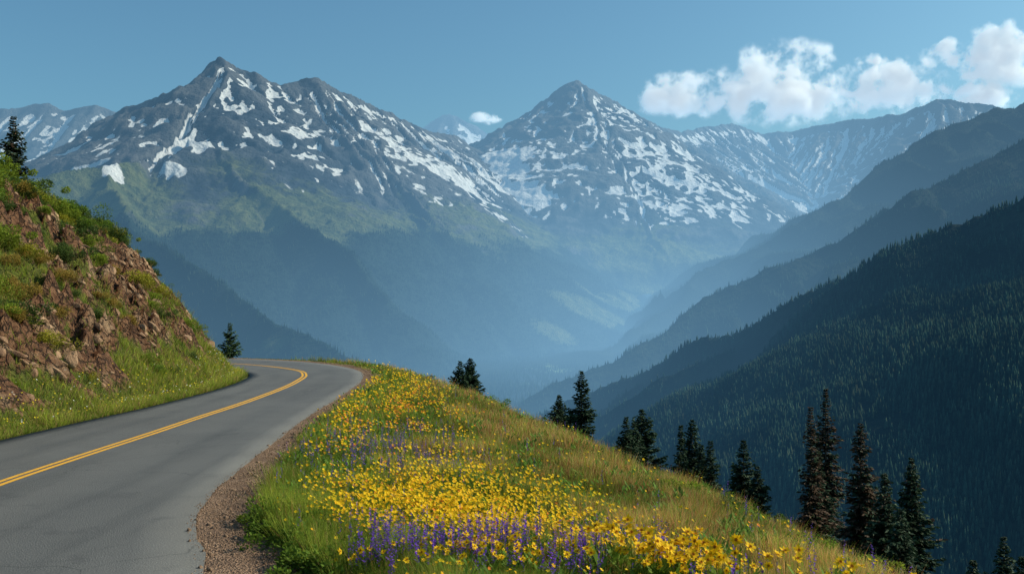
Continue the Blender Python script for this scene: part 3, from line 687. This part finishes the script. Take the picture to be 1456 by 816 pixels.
for j,i in enumerate(ind):
    o=obj('yellow_wildflower',FM[j%10],'yellow daisy like wildflower on a green stem','flower',None,'yellow wildflowers in the meadow',loc=(x[i],y[i],z[i]))
    s=r.uniform(.75,1.3)*(1.3 if x[i]>.5 else .85);o.scale=(s,s,s);o.rotation_euler=(r.normal(0,.08),r.normal(0,.08),r.uniform(-.9,.9))
def lupine_arrays(O,hgt,r,nq=22):
    n=len(O);Vs=[];Cs=[]
    for q in range(nq):
        t=(q+.5)/nq;a=r.uniform(0,6.28,n)
        d=norm(np.stack([np.cos(a),np.sin(a),np.full(n,.5)],1));s=np.stack([-np.sin(a),np.cos(a),0*a],1)
        C=O+np.stack([0*a,0*a,hgt*(.5+.5*t)],1)
        V,_=diamonds(C,d,s,.038*(1.15-.75*t),.026,.5);Vs.append(V)
        Cs.append(np.repeat(np.array([[.15,.055,.42]])*r.uniform(.6,1.5,(n,1)),4,0))
    for q in range(8):
        a=r.uniform(0,6.28,n);d=norm(np.stack([np.cos(a),np.sin(a),r.uniform(.1,.8,n)],1));s=np.stack([-np.sin(a),np.cos(a),0*a],1)
        V,_=diamonds(O+np.stack([0*a,0*a,hgt*r.uniform(.05,.4,n)],1),d,s,.11,.032);Vs.append(V);Cs.append(np.tile(green,(4*n,1)))
    for a in(0,1.6):
        V,_=diamonds(O-np.array([[0,0,.02]]),np.tile([[0,0,1.]],(n,1)),np.tile([[math.cos(a),math.sin(a),0]],(n,1)),hgt,.01,.3);Vs.append(V);Cs.append(np.tile(green,(4*n,1)))
    V=np.concatenate(Vs);return V,np.arange(len(V)).reshape(-1,4),np.concatenate(Cs)
LM=[]
for i in range(6):
    V,Fc,c=lupine_arrays(np.zeros((1,3)),np.array([.54]),np.random.default_rng(i));LM.append(npmesh('purple_lupine',V,Fc,M_petal,False,None,c))
x,y=patchy(15000,9.9,40,fp);z=ground_h(x,y)[0];order=np.argsort(y);ind=order[:290];rest=order[290:]
for j,i in enumerate(ind):
    o=obj('purple_lupine',LM[j%6],'purple lupine flower spike in the meadow','flower',None,'purple lupines in the meadow',loc=(x[i],y[i],z[i]));s=r.uniform(.7,1.2);o.scale=(s,s,s);o.rotation_euler=(r.normal(0,.1),r.normal(0,.1),r.uniform(0,6))
rest=rest[:2200]
V,Fc,c=lupine_arrays(np.stack([x,y,z],1)[rest],r.uniform(.42,.62,len(rest)),r,12)
obj('lupine_patch',npmesh('lupine_patch',V,Fc,M_petal,False,None,c),'patches of purple lupines among yellow flowers','flowers','stuff')

# ---------------- clouds ----------------
def cloud_mat():
    m,nt=newmat('cumulus_vapour')
    tc=nt.nodes.new('ShaderNodeTexCoord').outputs['Object'];p=pos(nt)
    l=nt.nodes.new('ShaderNodeVectorMath');l.operation='LENGTH';nt.links.new(tc,l.inputs[0])
    n1=noise(nt,p,1/380.,9,.6)
    s=nt.nodes.new('ShaderNodeSeparateXYZ');nt.links.new(tc,s.inputs[0])
    flat=smap(nt,s.outputs[2],-.62,-.3)
    v=math_(nt,'SUBTRACT',1.,l.outputs['Value'])
    v=math_(nt,'MULTIPLY_ADD',math_(nt,'SUBTRACT',n1,.5),4.8,v)
    v=math_(nt,'SUBTRACT',v,.38)
    edge=math_(nt,'MULTIPLY',smap(nt,l.outputs['Value'],.72,1.,1,0),flat)
    dn=math_(nt,'MULTIPLY',math_(nt,'MULTIPLY',smap(nt,v,-.06,.6),edge),.011)
    pv=nt.nodes.new('ShaderNodeVolumePrincipled');pv.inputs['Color'].default_value=(.94,.98,1,1);nt.links.new(dn,pv.inputs['Density']);pv.inputs['Anisotropy'].default_value=.1
    pv.inputs['Emission Color'].default_value=(.74,.87,1,1);nt.links.new(math_(nt,'MULTIPLY',dn,.37),pv.inputs['Emission Strength'])  # added glow stands in for sunlight scattered repeatedly inside the cloud
    o=nt.nodes.new('ShaderNodeOutputMaterial');nt.links.new(pv.outputs[0],o.inputs['Volume']);return m
MC=cloud_mat();CV,CF=ico(3)
cme=npmesh('cloud',CV,CF,MC)
for (px,row,w_,h_) in [(1118,130,175,120),(985,140,135,66),(1278,130,135,88),(1422,88,110,95),(1342,80,60,45),(692,170,52,18),(1235,85,40,20),(1385,140,110,40)]:
    X_,Y_,Z_=W(px,row,15000);k=15000/F/2*1.35
    o=obj('cloud',cme,'white puffy cumulus cloud above the mountain range','cloud',None,'fair weather cumulus clouds',loc=(X_,Y_,Z_));o.scale=(w_*k,w_*k*.6,h_*k)
